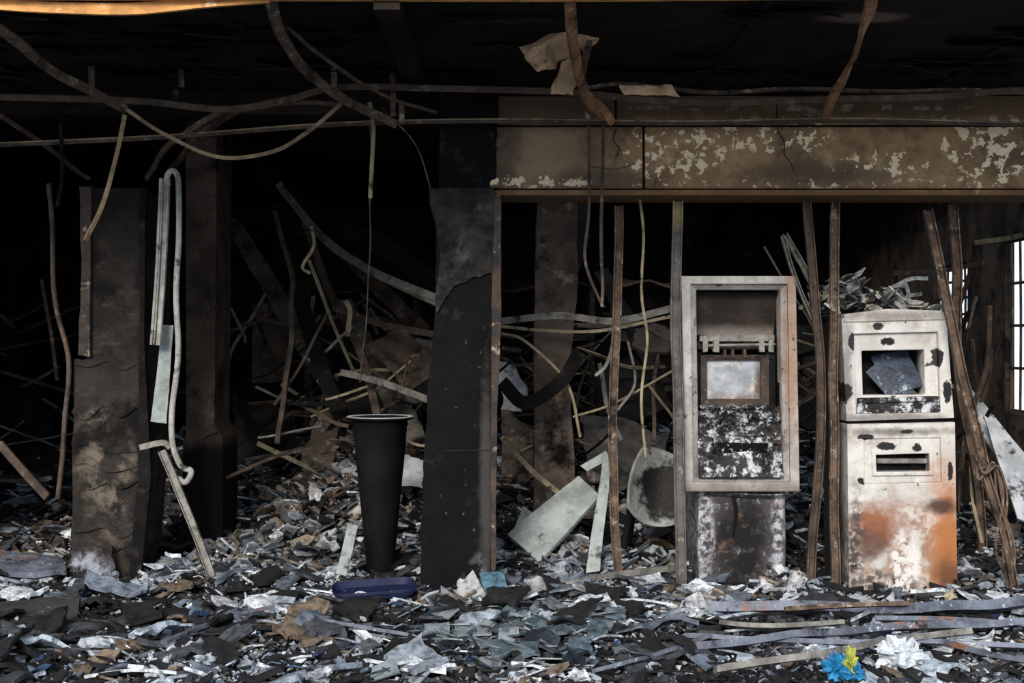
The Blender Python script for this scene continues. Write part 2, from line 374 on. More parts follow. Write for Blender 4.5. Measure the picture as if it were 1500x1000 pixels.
D = 6.6
M['colA'] = make_mat('scorched_concrete', (.038, .032, .028), (.017, .015, .014), 5, [
    nz((.085, .068, .055), 6, .54, .72, st=(1, 1, 1.8)),
    bl((.16, .13, .105), W(155, 690, D), (.14, 1, .32), n=2.4, ns=5, soft=.5, gate=(7, .46, .60), o=.9),
    bl((.28, .29, .34), W(130, 828, D), (.13, 1, .08), n=1.8, ns=6, soft=.4, gate=(8, .42, .56)),
    nz(SOOT, 2.5, .48, .60, o=.9), dict(k='band', a='Z', lo=1.5, hi=2.1, col=(.020, .017, .015), n=.4, o=.7)], .95, bump=.9, bscale=22, spec=.1)
b = MB()
b.prism(jagline(pts4([(133, 275), (130, 400), (128, 525), (108, 535), (106, 700), (103, 868)], D), .005, 6)+[(X(190, D), 0)]+pts4([(190, 868), (203, 690), (207, 535), (208, 276)], D), D, D+.55, 0)
b.prism(jagline(pts4([(119, 274), (122, 400), (117, 520), (134, 522)], D), .003, 5)+pts4([(136, 274)], D), D-.03, D+.05, 1)
for y in (532, 600, 648, 676, 705, 740, 775, 800):
    b.sweep([W(108, y+U(-4, 4), D+.003), W(128, y+U(-5, 12), D-.004), W(155, y+U(-12, 10), D-.001), W(178, y+U(-5, 12), D-.004), W(204, y+U(-12, 10), D+.003)], rect(.035, .012), 0, sub=6, wob=.02)
b.prism(jagline(pts4([(205, 276), (205, 500), (203, 700), (188, 860)], D), .003, 6)+pts4([(205, 862), (222, 700), (212, 500), (214, 276)], D), D-.01, D+.03, 2)
b.sheet(W(98, 850, D-.06), W(104, 800, D-.03), W(165, 800, D-.02), W(175, 862, D-.06), .02, .03, 8, 8, 0, jag=.02)
b.build('broken_concrete_column', ['colA', 'jamb', 'soot'], bevel=.003)

D = 7.4
M['colB'] = make_mat('brown_column', (.10, .072, .057), (.042, .032, .027), 4, [nz((.17, .13, .10), 6, .55, .7), nz(SOOT, 3, .51, .66), dict(k='band', a='Z', lo=.78, hi=.68, col=SOOT, n=.2)], .9, bump=.6, spec=.1)
b = MB()
b.prism(jagline(pts4([(272, 150), (272, 640)], D), .004, 9)+jagline(pts4([(268, 645), (262, 860)], D), .004, 4)+[(X(326, D), 0)]+jagline(pts4([(326, 640), (314, 620)], D), .003, 3)+pts4([(318, 150)], D), D, D+.4)
b.sheet(W(275, 652, D-.02), W(298, 640, D-.02), W(312, 622, D-.02), W(318, 632, D-.02), .02, .01, 5, 3, jag=.006)
b.box((X(272, D), D+.02, Z(170, D)), (X(322, D), D+.35, CH))
b.build('charred_column', ['colB'], bevel=.003)

D = 7.6
M['colC'] = make_mat('tan_column', (.17, .13, .105), (.075, .06, .05), 4, [nz((.30, .25, .20), 9, .56, .68), nz(SOOT, 3, .50, .64)], .9, bump=.7, spec=.1)
b = MB()
b.prism(jagline(pts4([(790, 240), (784, 380), (782, 700), (780, 830)], D), .006, 6)+[(X(840, D), 0)]+jagline(pts4([(842, 700), (834, 560), (846, 420), (846, 240)], D), .006, 6), D, D+.3)
b.build('charred_column', ['colC'], bevel=.003)

# ------------------------------------------------------------------ bent conduits by the left column
b = MB(); D = 6.42
M['conduit'] = make_mat('pale_conduit', (.42, .42, .40), (.22, .205, .18), 9, [nz((.05, .045, .04), 10, .55, .66), nz((.25, .18, .12), 7, .56, .68)], .7)
b.tube([W(*p, D) for p in ((246, 272), (245, 258), (252, 250), (260, 258), (262, 290), (262, 350), (258, 430), (261, 520), (252, 600), (253, 650), (265, 682), (280, 690), (272, 706), (260, 700))], .0155, n=10, sub=8)
b.sweep([W(*p, D+.02) for p in ((243, 262), (240, 330), (236, 410), (229, 505))], chan(.052, .03, .012, -1), sub=8)
for o in (-.012, .006, .02):
    b.tube([W(*p, D)+Vector((o, 0, 0)) for p in ((241, 266), (239, 330), (235, 410), (229, 503))], .006, n=6, sub=8)
b.build('bent_conduit', ['conduit'])
b = MB(); b.sheet(W(238, 476, 6.5), W(254, 476, 6.5), W(244, 620, 6.52), W(221, 617, 6.52), .008, .006, 4, 12, jag=.003)
b.build('hanging_white_panel', ['palegreen'])
b = MB(); b.sweep([W(238, 660, 6.4), W(262, 715, 6.4), W(288, 780, 6.38), W(312, 846, 6.3)], chan(.04, .02, .004, -1), sub=5, wob=.006)
b.sweep([W(205, 655, 6.42), W(238, 648, 6.42), W(250, 655, 6.42)], rect(.03, .02))
b.build('leaning_metal_stud', ['greyst'])

# ------------------------------------------------------------------ studs (right bay)
def stud(path, w, mats, name='burnt_metal_stud', d=.03, twist=0., nails=True):
    b = MB(); b.sweep([W(*p) for p in path], chan(w, d, .006, -1), 0, sub=6, wob=.01, twist=twist)
    if nails:
        P = cr([W(*p) for p in path], 5)
        for p in P[1:-1]: b.lump(p+Vector((U(-.008, .008), -.006, 0)), .006, .2, 0, nu=7, nv=5)
    return b.build(name, mats)
stud([(907, 302, 6.55), (903, 450, 6.5), (897, 650, 6.48), (906, 866, 6.45)], .046, ['rust'])
M['stud2'] = make_mat('yellow_top_stud', (.13, .12, .115), (.05, .046, .045), 8, [dict(k='band', a='Z', lo=1.9, hi=2.05, col=(.34, .27, .14), n=.1), nz((.3, .26, .2), 12, .58, .68)], .7, .1)
stud([(992, 296, 6.5), (989, 450, 6.42), (993, 650, 6.34), (997, 872, 6.3)], .052, ['stud2'])
stud([(1181, 294, 6.5), (1192, 420, 6.42), (1202, 600, 6.38), (1185, 872, 6.36)], .044, ['brownst'])
stud([(1222, 297, 6.5), (1220, 500, 6.36), (1220, 700, 6.28), (1224, 874, 6.26)], .044, ['rust'])
stud([(1395, 300, 6.55), (1400, 400, 6.55), (1402, 560, 6.75), (1430, 700, 6.9), (1440, 860, 7.0)], .048, ['rust'])
stud([(1358, 309, 6.35), (1378, 400, 6.27), (1410, 560, 6.22), (1440, 680, 6.2)], .046, ['rust'])
stud([(1436, 670, 6.22), (1455, 740, 6.2), (1472, 800, 6.2), (1488, 876, 6.2)], .04, ['rust'], nails=False)
stud([(1150, 345, 6.7), (1170, 385, 6.6), (1200, 440, 6.45)], .03, ['greyst'], nails=False)
stud([(1146, 348, 6.7), (1160, 400, 6.65), (1190, 470, 6.6)], .022, ['greyst'], nails=False)
b = MB()
for k in range(4):
    b.tube([W(1425+3*k, 670+U(-6, 6), 6.17), W(1440, 685+5*k, 6.15), W(1458, 680, 6.17), W(1470, 720+6*k, 6.17), W(1462+8*k, 800, 6.18), W(1480, 860, 6.2)], .006, n=6, sub=6, wob=.03)
b.build('twisted_wire', ['rust'])

b = MB()
for pp, r, m in [([(861, 150, 6.25), (862, 300, 6.25), (858, 380, 6.3), (878, 440, 6.35), (885, 452, 6.35)], .008, 1),
                 ([(884, 155, 6.25), (881, 300, 6.25), (882, 400, 6.3), (880, 450, 6.3)], .009, 1),
                 ([(866, 245, 6.27), (900, 248, 6.27), (930, 240, 6.27)], .003, 1),
                 ([(937, 291, 6.5), (942, 360, 6.45), (940, 440, 6.45), (948, 500, 6.42), (940, 580, 6.42), (946, 670, 6.42)], .008, 0),
                 ([(540, 150, 6.2), (544, 230, 6.25), (542, 330, 6.3), (540, 440, 6.5), (528, 560, 6.7)], .004, 1),
                 ([(540, 150, 6.1), (546, 190, 6.15), (543, 290, 6.2)], .011, 0),
                 ([(72, 268, 6.6), (78, 360, 6.6), (82, 450, 6.6), (100, 530, 6.58), (92, 640, 6.55), (85, 730, 6.55)], .013, 1),
                 ([(455, 332, 7.0), (458, 360, 7.0), (442, 390, 7.0), (452, 400, 7.05)], .010, 0),
                 ([(90, 180, 6.1), (92, 260, 6.3), (84, 300, 6.5)], .010, 2)]:
    b.tube([W(*p) for p in pp], r, m, n=7, sub=7, wob=.012)
b.build('hanging_cable', ['yellow', 'brownst', 'soot'])

# ------------------------------------------------------------------ cash machine, left (open surround)
D = 6.4
atm = empty('cash_machine', (X(1085, D), D+.25, 0))
M['frameL'] = make_mat('scorched_frame', (.48, .455, .43), (.29, .27, .25), 7, [
    nz((.10, .08, .065), 6, .54, .68, o=.85), bl((.28, .15, .09), W(1160, 500, D), (.04, .3, .5), n=1.5, ns=8, soft=.6, o=.7),
    nz((.03, .026, .024), 16, .60, .66), dict(k='band', a='Z', lo=Z(690, D), hi=Z(722, D), col=(.10, .075, .055), n=.1, o=.7)], .65)
M['innerL'] = make_mat('burnt_inner', (.07, .05, .04), (.026, .021, .018), 7, [nz((.34, .29, .25), 11, .57, .68), nz((.18, .09, .045), 7, .56, .68)], .8)
b = MB()
o = pts4([(998, 404), (1166, 404), (1172, 720), (1004, 720)], D)
i1 = pts4([(1012, 416), (1154, 416), (1158, 706), (1016, 706)], D)
i2 = pts4([(1022, 424), (1146, 424), (1150, 698), (1026, 698)], D)
b.ring(o, i1, D, D+.16)
b.ring(i1, i2, D+.015, D+.16, 0, iy=D+.05)
b.build('surround_frame', ['frameL'], atm, bevel=.006)
M['hood'] = make_mat('scorched_hood', (.060, .045, .036), (.028, .021, .018), 5, [dict(k='band', a='Z', lo=Z(470, D), hi=Z(492, D), col=(.30, .26, .23), n=.06), dict(k='band', a='Z', lo=Z(445, D), hi=Z(428, D), col=(.012, .010, .009), n=.06)], .8)
b = MB()
x0, x1, zt, zb = X(1024, D), X(1148, D), Z(424, D), Z(700, D)
b.box((x0-.03, D+.1, zb), (x0, D+.5, zt)); b.box((x1, D+.1, zb), (x1+.03, D+.5, zt))
b.box((x0, D+.1, zt), (x1, D+.5, zt+.02)); b.box((x0, D+.42, zb), (x1, D+.5, zt))
d2 = D+.12
b.sheet((x0, d2+.0, zt-.01), (x1, d2+.0, zt-.01), (x1, D+.26, Z(490, D)), (x0, D+.26, Z(490, D)), .01, .012, 10, 6, 1)
b.build('recess', ['soot', 'hood'], atm)
b = MB()
dd = D+.14
def bx(a, c, e, f, d0, d1, m, jit=0): b.box((X(a, D), d0, Z(f, D)), (X(e, D), d1, Z(c, D)), m, jit=jit)
bx(1030, 490, 1142, 500, dd-.02, dd+.2, 1); bx(1028, 500, 1144, 512, dd+.01, dd+.2, 0)
for x in (1034, 1050, 1118, 1132): bx(x, 497, x+8, 516, dd-.04, dd, 1, .003)
for x in (1066, 1078, 1096): bx(x, 511, x+4, 524, dd-.02, dd+.05, 0, .003)
b.tube([W(1036, 506, dd-.03), W(1136, 504, dd-.03)], .008, 1, n=8)
b.ring(q4(1032, 520, 1134, 600, D), q4(1042, 528, 1122, 586, D), dd-.02, dd+.12, 0, iy=dd)
bx(1038, 524, 1126, 590, dd+.02, dd+.04, 2)
bx(1130, 516, 1144, 600, dd-.01, dd+.2, 3); bx(1025, 516, 1034, 600, dd-.01, dd+.2, 3)
M['screenL'] = make_mat('crazed_screen', (.38, .40, .44), (.23, .245, .27), 9, [nz((.58, .52, .45), 8, .52, .66), nz((.10, .075, .055), 7, .56, .66), bl((.14, .09, .06), W(1082, 592, D), (.2, .3, .05), n=2, soft=.5), bl((.10, .07, .05), W(1122, 560, D), (.03, .3, .12), n=2, soft=.5)], .5, bump=.2)
b.build('screen_unit', ['innerL', 'greyst', 'screenL', 'soot'], atm, bevel=.004)
M['ash'] = make_mat('ashy_panel', (.05, .047, .046), (.02, .018, .018), 8, [nz((.62, .64, .67), 14, .50, .60), nz(SOOT, 7, .55, .64)], .9, bump=.9, bscale=50)
b = MB()
b.prism(pts4([(1028, 606), (1146, 600), (1148, 640), (1028, 640)], D), D+.08, D+.4)
b.sheet((x0, D+.07, Z(640, D)), (x1, D+.07, Z(640, D)), (x1, D+.02, Z(700, D)), (x0, D+.02, Z(700, D)), .02, .02, 16, 8)
b.sheet((x0, D+.26, Z(600, D)), (x1, D+.26, Z(600, D)), (x1, D+.06, Z(612, D)), (x0, D+.06, Z(612, D)), .02, .03, 16, 8, jag=.01)
b.box((X(1045, D), D+.02, Z(662, D)), (X(1125, D), D+.08, Z(650, D)), 1, jit=.006)
b.box((X(1040, D), D+.01, Z(692, D)), (X(1135, D), D+.08, Z(686, D)), 1, jit=.004)
for k in range(300):
    b.shard((U(x0+.01, x1-.01), U(D+.02, D+.2), U(Z(618, D), Z(596, D))), U(.006, .024), 1.4, .004, el=1.3)
for k in range(260):
    t = R(); b.shard((U(x0+.01, x1-.01), D+.045-t*.04, Z(612+t*86, D)), U(.005, .018), 2, .006)
b.build('ash_covered_keypad_shelf', ['ash', 'soot'], atm)
b = MB()
M['pedL'] = make_mat('sooty_pedestal', (.075, .068, .068), (.04, .036, .036), 8, [nz((.30, .30, .33), 22, .52, .66), bl(SOOT, W(1087, 800, D), (.13, .5, .24), n=1.5, ns=7, soft=.4, gate=(5, .34, .5)),
    bl((.46, .46, .50), W(1035, 780, D), (.04, .5, .3), n=1.8, ns=14, soft=.6, gate=(26, .42, .58)), bl((.42, .42, .47), W(1143, 770, D), (.03, .5, .25), n=1.8, ns=14, soft=.6, gate=(26, .42, .58)), nz((.17, .09, .06), 6, .56, .7)], .85, bump=.4)
DP = 6.46
b.prism(pts4([(1024, 718), (1022, 800), (1026, 893), (1149, 893), (1151, 800), (1150, 718)], DP), DP, DP+.5)
b.sheet(W(1015, 722, DP-.03), W(1158, 722, DP-.03), W(1152, 728, DP), W(1020, 728, DP), .01, .01, 10, 3, 0, jag=.004)
b.tube([W(1075, 728, DP-.01), W(1078, 750, DP-.01), W(1074, 785, DP-.012)], .012, 1, n=7, sub=5, taper=(1, .4))
b.build('pedestal_cabinet', ['pedL', 'soot'], atm, bevel=.004)

# ------------------------------------------------------------------ cash machine, right
D = 6.35
atm2 = empty('cash_machine', (X(1320, D), D+.25, 0))
WH = (.62, .60, .57)
pk = lambda x, y, rx, rz, **k: bl((.014, .012, .012), W(x, y, D), (rx, .3, rz), n=k.get('n', 3.6), ns=k.get('ns', 13), soft=.12)
M['atmR'] = make_mat('scorched_enamel', WH, (.48, .455, .425), 6, [
    nz((.32, .26, .215), 5, .51, .68, o=.75),
    bl((.28, .17, .11), W(1335, 800, D), (.32, 1, .22), n=2.4, ns=5, soft=.7, gate=(9, .38, .55)),
    bl((.36, .13, .04), W(1390, 800, D), (.10, 1, .40), n=2.6, ns=6, soft=.8, o=.95),
    bl((.26, .10, .05), W(1288, 768, D), (.15, 1, .10), n=2.6, ns=8, soft=.6),
    bl((.09, .042, .03), W(1278, 795, D), (.10, 1, .08), n=2.8, ns=10, soft=.6, o=.85),
    bl((.14, .055, .025), W(1392, 850, D), (.08, 1, .13), n=2.4, ns=8, soft=.7),
    bl((.04, .022, .017), W(1378, 742, D), (.09, 1, .035), n=2.8, ns=10, soft=.6, o=.9),
    bl((.07, .048, .042), W(1254, 800, D), (.05, 1, .26), n=2.6, ns=12, soft=.6, gate=(22, .40, .54)),
    bl((.07, .052, .048), W(1290, 862, D), (.2, 1, .07), n=2.6, ns=12, soft=.5, gate=(26, .43, .53)),
    bl((.62, .60, .57), W(1325, 830, D), (.07, 1, .14), n=3.0, ns=9, soft=.3, gate=(24, .47, .53)),
    bl((.10, .08, .07), W(1318, 632, D), (.26, 1, .02), n=3, ns=10, soft=.7, o=.8),
    bl((.12, .10, .088), W(1240, 540, D), (.035, 1, .25), n=3, ns=10, soft=.7, o=.75),
    bl((.12, .10, .09), W(1314, 612, D), (.26, 1, .025), n=3, ns=10, soft=.7, o=.75),
    bl((.18, .15, .13), W(1314, 462, D), (.26, 1, .03), n=3, ns=10, soft=.7, o=.75),
    pk(1305, 500, .042, .024), pk(1248, 498, .018, .05), pk(1374, 520, .024, .055), pk(1268, 640, .032, .018), pk(1298, 653, .05, .018), pk(1345, 654, .026, .025),
    pk(1240, 575, .026, .055), pk(1388, 575, .020, .06), pk(1325, 632, .045, .012), pk(1285, 478, .028, .018), pk(1392, 690, .014, .05), pk(1262, 705, .02, .02),
    nz((.02, .02, .02), 14, .62, .65),
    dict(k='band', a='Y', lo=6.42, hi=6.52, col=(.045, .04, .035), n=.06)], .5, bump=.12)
b = MB()
oq = pts4([(1233, 466), (1386, 458), (1398, 612), (1240, 617)], D)
iq = pts4([(1251, 489), (1374, 486), (1378, 604), (1254, 606)], D)
b.ring(oq, iq, D, D+.3)
iq2 = pts4([(1265, 514), (1357, 512), (1358, 578), (1267, 579)], D)
b.ring(iq, iq2, D+.02, D+.25, 0, iy=D+.035)
b.ring(pts4([(1257, 583), (1377, 580), (1378, 604), (1256, 606)], D), pts4([(1268, 590), (1366, 588), (1366, 597), (1268, 598)], D), D+.0, D+.1, 1)
b.box((X(1268, D), D+.012, Z(598, D)), (X(1366, D), D+.09, Z(588, D)), 1)
b.prism(pts4([(1236, 460), (1300, 452), (1378, 455), (1386, 462), (1384, 468), (1236, 472)], D), D-.01, D+.5)
b.box((X(1236, D), D+.3, Z(612, D)), (X(1390, D), D+.5, Z(466, D)))
b.build('monitor_housing', ['atmR', 'ash'], atm2, bevel=.005)
b = MB(); b.box((X(1262, D), D+.2, Z(590, D)), (X(1360, D), D+.28, Z(508, D)))
b.build('screen_cavity', ['soot'], atm2)
b = MB()
M['scrR'] = make_mat('fallen_screen', (.045, .06, .09), (.02, .027, .04), 10, [nz((.30, .34, .40), 10, .55, .64)], .4, bump=.4)
b.sheet(W(1275, 522, D+.16), W(1326, 512, D+.18), W(1352, 566, D+.08), W(1304, 580, D+.06), .015, .01, 8, 8)
b.sheet(W(1268, 545, D+.1), W(1285, 530, D+.1), W(1345, 576, D+.06), W(1300, 581, D+.06), .008, .01, 6, 6)
b.build('fallen_screen', ['scrR'], atm2)
b = MB()
hq = pts4([(1283, 666), (1361, 664), (1362, 690), (1284, 691)], D)
iq = pts4([(1266, 643), (1378, 641), (1380, 706), (1267, 709)], D)
b.ring(pts4([(1241, 621), (1399, 618), (1403, 882), (1244, 884)], D), iq, D, D+.5)
b.ring(iq, hq, D+.008, D+.2, 0)
b.ring(pts4([(1277, 660), (1367, 658), (1368, 696), (1278, 697)], D), hq, D-.004, D+.05, 0)
b.box((X(1284, D), D+.06, Z(692, D)), (X(1364, D), D+.1, Z(660, D)), 1)
b.box((X(1286, D), D+.01, Z(679, D)), (X(1360, D), D+.07, Z(672, D)), 2)
b.box((X(1252, D), D+.02, 0), (X(1398, D), D+.45, Z(880, D)), 1)
b.box((X(1245, D), D+.03, Z(640, D)), (X(1395, D), D+.45, Z(608, D)), 1)
b.build('safe_cabinet', ['atmR', 'soot', 'greyst'], atm2, bevel=.005)
b = MB(); zt = Z(456, D)
def greycol():
    r = R()
    if r < .3: c = (.06, .065, .065)
    elif r < .6: c = (.24, .25, .235)
    elif r < .88: c = (.50, .51, .47)
    else: c = (.5, .42, .3)
    k = U(.7, 1.2); return tuple(v*k for v in c)
for k in range(220):
    x = U(X(1222, D), X(1380, D)); y = U(D+.03, D+.45)
    pk_ = max(0, 1-abs(x-X(1262, D))/.36)
    b.shard((x, y, zt+.012+U(0, .20)*pk_), U(.015, .055), .9, .008, greycol(), U(1, 2.2))
b.sheet(W(1228, 440, D+.1), W(1250, 402, D+.2), W(1256, 405, D+.2), W(1240, 445, D+.1), .02, .01, 4, 4, col=(.45, .45, .4))
for k in range(12):
    p = Vector((U(X(1235, D), X(1350, D)), U(D+.05, D+.3), zt+U(.02, .14)))
    q = p+Vector((U(-.2, .2), U(-.1, .1), U(-.06, .08)))
    b.sweep([p, (p+q)/2+Vector((0, 0, .02)), q], rect(.02, .006), sub=3, col=(.3, .32, .31))
b.build('fallen_plaster_pile', ['rubble'])

# ------------------------------------------------------------------ bin, tray, boards, chair
D = 6.75; cx = X(557, D); zt = Z(609, D)
b = MB(); n = 40
prof = [(.064, .02), (.070, .06), (.088, .25), (.112, .5), (.134, .72), (.150, zt-.03), (.156, zt-.022), (.180, zt-.016), (.184, zt-.004), (.180, zt), (.155, zt-.004), (.138, zt-.05), (.10, .5), (.02, .45)]
vs = []; fs = []
for r, z in prof:
    for i in range(n): a = 2*math.pi*i/n; vs.append((cx+r*math.cos(a), D+r*math.sin(a), z))
for j in range(len(prof)-1):
    for i in range(n): fs.append((j*n+i, j*n+(i+1) % n, (j+1)*n+(i+1) % n, (j+1)*n+i))
fs.append(tuple(range(n-1, -1, -1))); fs.append(tuple(range((len(prof)-1)*n, len(prof)*n)))
M['bin'] = make_mat('bin_black', (.008, .008, .0085), (.005, .005, .005), 6, [dict(k='band', a='Z', lo=zt-.006, hi=zt-.001, col=(.45, .46, .48), n=.01), nz((.07, .07, .07), 30, .68, .72)], .7, bump=.05, spec=.08)
b.add(vs, fs); b.build('tapered_waste_bin', ['bin'], smooth=True)
b = MB()
M['navy'] = make_mat('navy_plastic', (.009, .012, .034), (.014, .020, .058), 6, [nz((.15, .17, .25), 20, .62, .68)], .5, bump=.1, spec=.15)
D = 6.05; vs = []; fs = []
prof = [(1, .04), (.97, .045), (.95, .035), (.90, .012), (.0, .008)]
cx, cy, cz = X(548, D), D, .105
n = 28
for s_, z in prof:
    for i in range(n):
        a = 2*math.pi*i/n; ca, sa = math.cos(a), math.sin(a)
        sx = math.copysign(abs(ca)**.4, ca)*.205*s_; sy = math.copysign(abs(sa)**.4, sa)*.11*s_
        vs.append((cx+sx-.2*sy, cy+sy+.15*sx, cz+z+.05*sx+.10*sy))
for j in range(len(prof)-1):
    for i in range(n): fs.append((j*n+i, j*n+(i+1) % n, (j+1)*n+(i+1) % n, (j+1)*n+i))
b.add(vs, fs); o = b.build('plastic_tray', ['navy'])
sm = o.modifiers.new('solid', 'SOLIDIFY'); sm.thickness = .006

b = MB(); b.sheet(W(744, 784, 6.95), W(790, 826, 6.75), W(880, 728, 7.0), W(848, 697, 7.15), .025, .006, 12, 10, jag=.003)
b.sheet(W(766, 742, 7.3), W(790, 760, 7.2), W(760, 800, 7.0), W(748, 790, 7.0), .02, .006, 4, 4)
b.build('broken_board', ['palegreen'])
b = MB(); b.sheet(W(885, 660, 6.9), W(897, 668, 6.9), W(880, 835, 6.6), W(860, 838, 6.6), .008, .03, 4, 14, fr=2)
b.sheet(W(850, 682, 6.9), W(888, 660, 6.9), W(893, 672, 6.9), W(860, 690, 6.9), .008, .01, 4, 4, fr=2)
b.build('bent_plastic_strip', ['palegreen'])
M['chair'] = make_mat('burnt_chair_shell', (.34, .35, .34), (.18, .185, .18), 7, [bl(SOOT, W(965, 715, 7.1), (.145, .5, .16), n=1.6, ns=8, soft=.15), nz(SOOT, 10, .57, .66)], .6)
ch = MB(); nu, nv = 16, 16; vs = []; fs = []
c0 = W(958, 715, 7.05); ax = Vector((.93, .15, -.35)).normalized(); ay = Vector((.25, .35, .9)).normalized(); an = ax.cross(ay).normalized()
for j in range(nv+1):
    for i in range(nu+1):
        u = 2*i/nu-1; v = 2*j/nv-1
        uu = u*math.sqrt(1-v*v/2.9); vv = v*math.sqrt(1-u*u/2.9)
        vs.append(c0+ax*uu*.18+ay*vv*.22+an*(.09*(uu*uu)+.05*vv*vv*(1 if v > 0 else .4)))
for j in range(nv):
    for i in range(nu): k = j*(nu+1)+i; fs.append((k, k+1, k+nu+2, k+nu+1))
ch.add(vs, fs)
for s1, s2 in ((-.12, -.1), (.12, -.1), (-.12, .1), (.12, .1)):
    p = c0+ax*s1+ay*s2+an*.02; q = Vector((p.x+s1*.6, p.y+.05+s2*.5, .06)); ch.tube([p, q], .011, 1, n=7)
o = ch.build('broken_chair', ['chair', 'soot'], smooth=True); sm = o.modifiers.new('solid', 'SOLIDIFY'); sm.thickness = .008
b = MB(); b.sweep([W(518, 770, 6.5), W(510, 805, 6.45), W(499, 842, 6.4)], rect(.055, .02), sub=3, wob=.01); b.build('wood_offcut', ['palegreen'])
b = MB(); b.sheet(W(1402, 585, 7.3), W(1424, 572, 7.35), W(1520, 690, 6.9), W(1500, 722, 6.9), .02, .01, 14, 5, jag=.004)
b.sheet(W(1440, 610, 7.1), W(1480, 640, 7.0), W(1540, 780, 6.7), W(1490, 760, 6.7), .015, .02, 10, 6)
b.build('leaning_white_panel', ['white'])

# ------------------------------------------------------------------ interior wreckage
b = MB(); b2 = MB()
def rib(pp, w, th, m, **k): (b if pp[0][0] < 650 else b2).sweep([W(*p) for p in pp], rect(w, th), m, sub=8, **k)
rib([(408, 270, 8.6), (470, 345, 8.2), (540, 395, 7.6), (640, 438, 7.0)], .05, .02, 3, twist=.6)
rib([(420, 285, 8.6), (480, 360, 8.2), (560, 408, 7.6), (640, 446, 7.0)], .02, .02, 1, twist=.4)
rib([(380, 250, 8.8), (470, 320, 8.4), (560, 360, 8), (640, 420, 7.6)], .12, .03, 0)
rib([(410, 300, 8.8), (430, 400, 8.4), (465, 520, 8), (500, 610, 7.8)], .10, .04, 0)
rib([(440, 300, 8.8), (480, 420, 8.4), (530, 520, 8), (560, 640, 7.8)], .05, .04, 2)
rib([(488, 450, 8), (560, 475, 7.8), (640, 490, 7.4)], .04, .02, 2)
rib([(500, 545, 7.8), (560, 560, 7.6), (640, 590, 7.3)], .04, .02, 3)
rib([(735, 478, 7.4), (800, 484, 7.2), (880, 484, 7.0), (988, 462, 6.9)], .018, .02, 1)
rib([(735, 470, 7.4), (820, 462, 7.2), (900, 470, 7.0), (990, 450, 6.9)], .04, .02, 3)
rib([(735, 488, 7.3), (770, 500, 7.2), (830, 560, 7.2), (850, 640, 7.2)], .016, .012, 1)
rib([(736, 560, 7.4), (770, 590, 7.3), (820, 560, 7.2), (850, 515, 7.2)], .08, .03, 0)
rib([(735, 640, 7.5), (780, 690, 7.4), (830, 730, 7.3)], .03, .02, 1)
rib([(840, 610, 7.3), (900, 590, 7.1), (990, 540, 6.9)], .012, .012, 1)
rib([(905, 470, 7.0), (890, 530, 7.0), (872, 550, 7.0)], .018, .014, 3)
rib([(905, 600, 7.0), (930, 560, 7.0), (920, 500, 7.0)], .014, .014, 3)
rib([(800, 480, 8), (850, 360, 8.3), (850, 300, 8.5)], .10, .04, 0)
rib([(410, 650, 7.6), (425, 500, 7.8), (430, 400, 8.0), (400, 310, 8.2)], .03, .03, 2, wob=.05)
rib([(330, 700, 7.5), (400, 670, 7.6), (460, 655, 7.8)], .02, .02, 2)
rib([(0, 650, 7.0), (35, 690, 6.9), (70, 728, 6.8)], .045, .02, 2)
rib([(20, 380, 9), (16, 500, 9), (22, 640, 9)], .05, .04, 0)
rib([(640, 395, 10), (560, 400, 10), (320, 398, 10)], .05, .05, 0)
rib([(1310, 400, 8), (1370, 398, 7.8), (1440, 385, 7.6)], .03, .02, 2)
rib([(1430, 355, 8.0), (1470, 350, 7.8), (1495, 345, 7.55)], .03, .03, 1)
for k in range(190):
    sx = random.choice(((330, 620), (340, 620), (440, 620), (440, 620), (740, 990), (740, 990), (1150, 1240), (1400, 1430), (0, 110)))
    d = U(7.6, 10.0) if sx[0] < 1100 else U(7.0, 7.7); p = W(U(*sx), U(450, 700), d); L_ = U(.12, .5)
    dr = Vector((U(-1, 1), U(-.5, .5), U(-.7, .7))).normalized()*L_
    if p.x > 2.6: dr.x *= .2
    sag = Vector((U(-.05, .05), 0, U(-.06, .05)))
    (b if p.x < -.3 else b2).sweep([p-dr, p-dr*.3+sag, p+dr*.4+sag*.4, p+dr], rect(U(.008, .03), U(.006, .015)), random.choice((0, 0, 2, 2, 1, 3)), sub=4, twist=U(0, 2))
b.build('tangled_metal_strips', ['soot', 'yellow', 'brownst', 'greyst'])
b2.build('tangled_metal_strips', ['soot', 'yellow', 'brownst', 'greyst'])
b = MB(); b2 = MB()
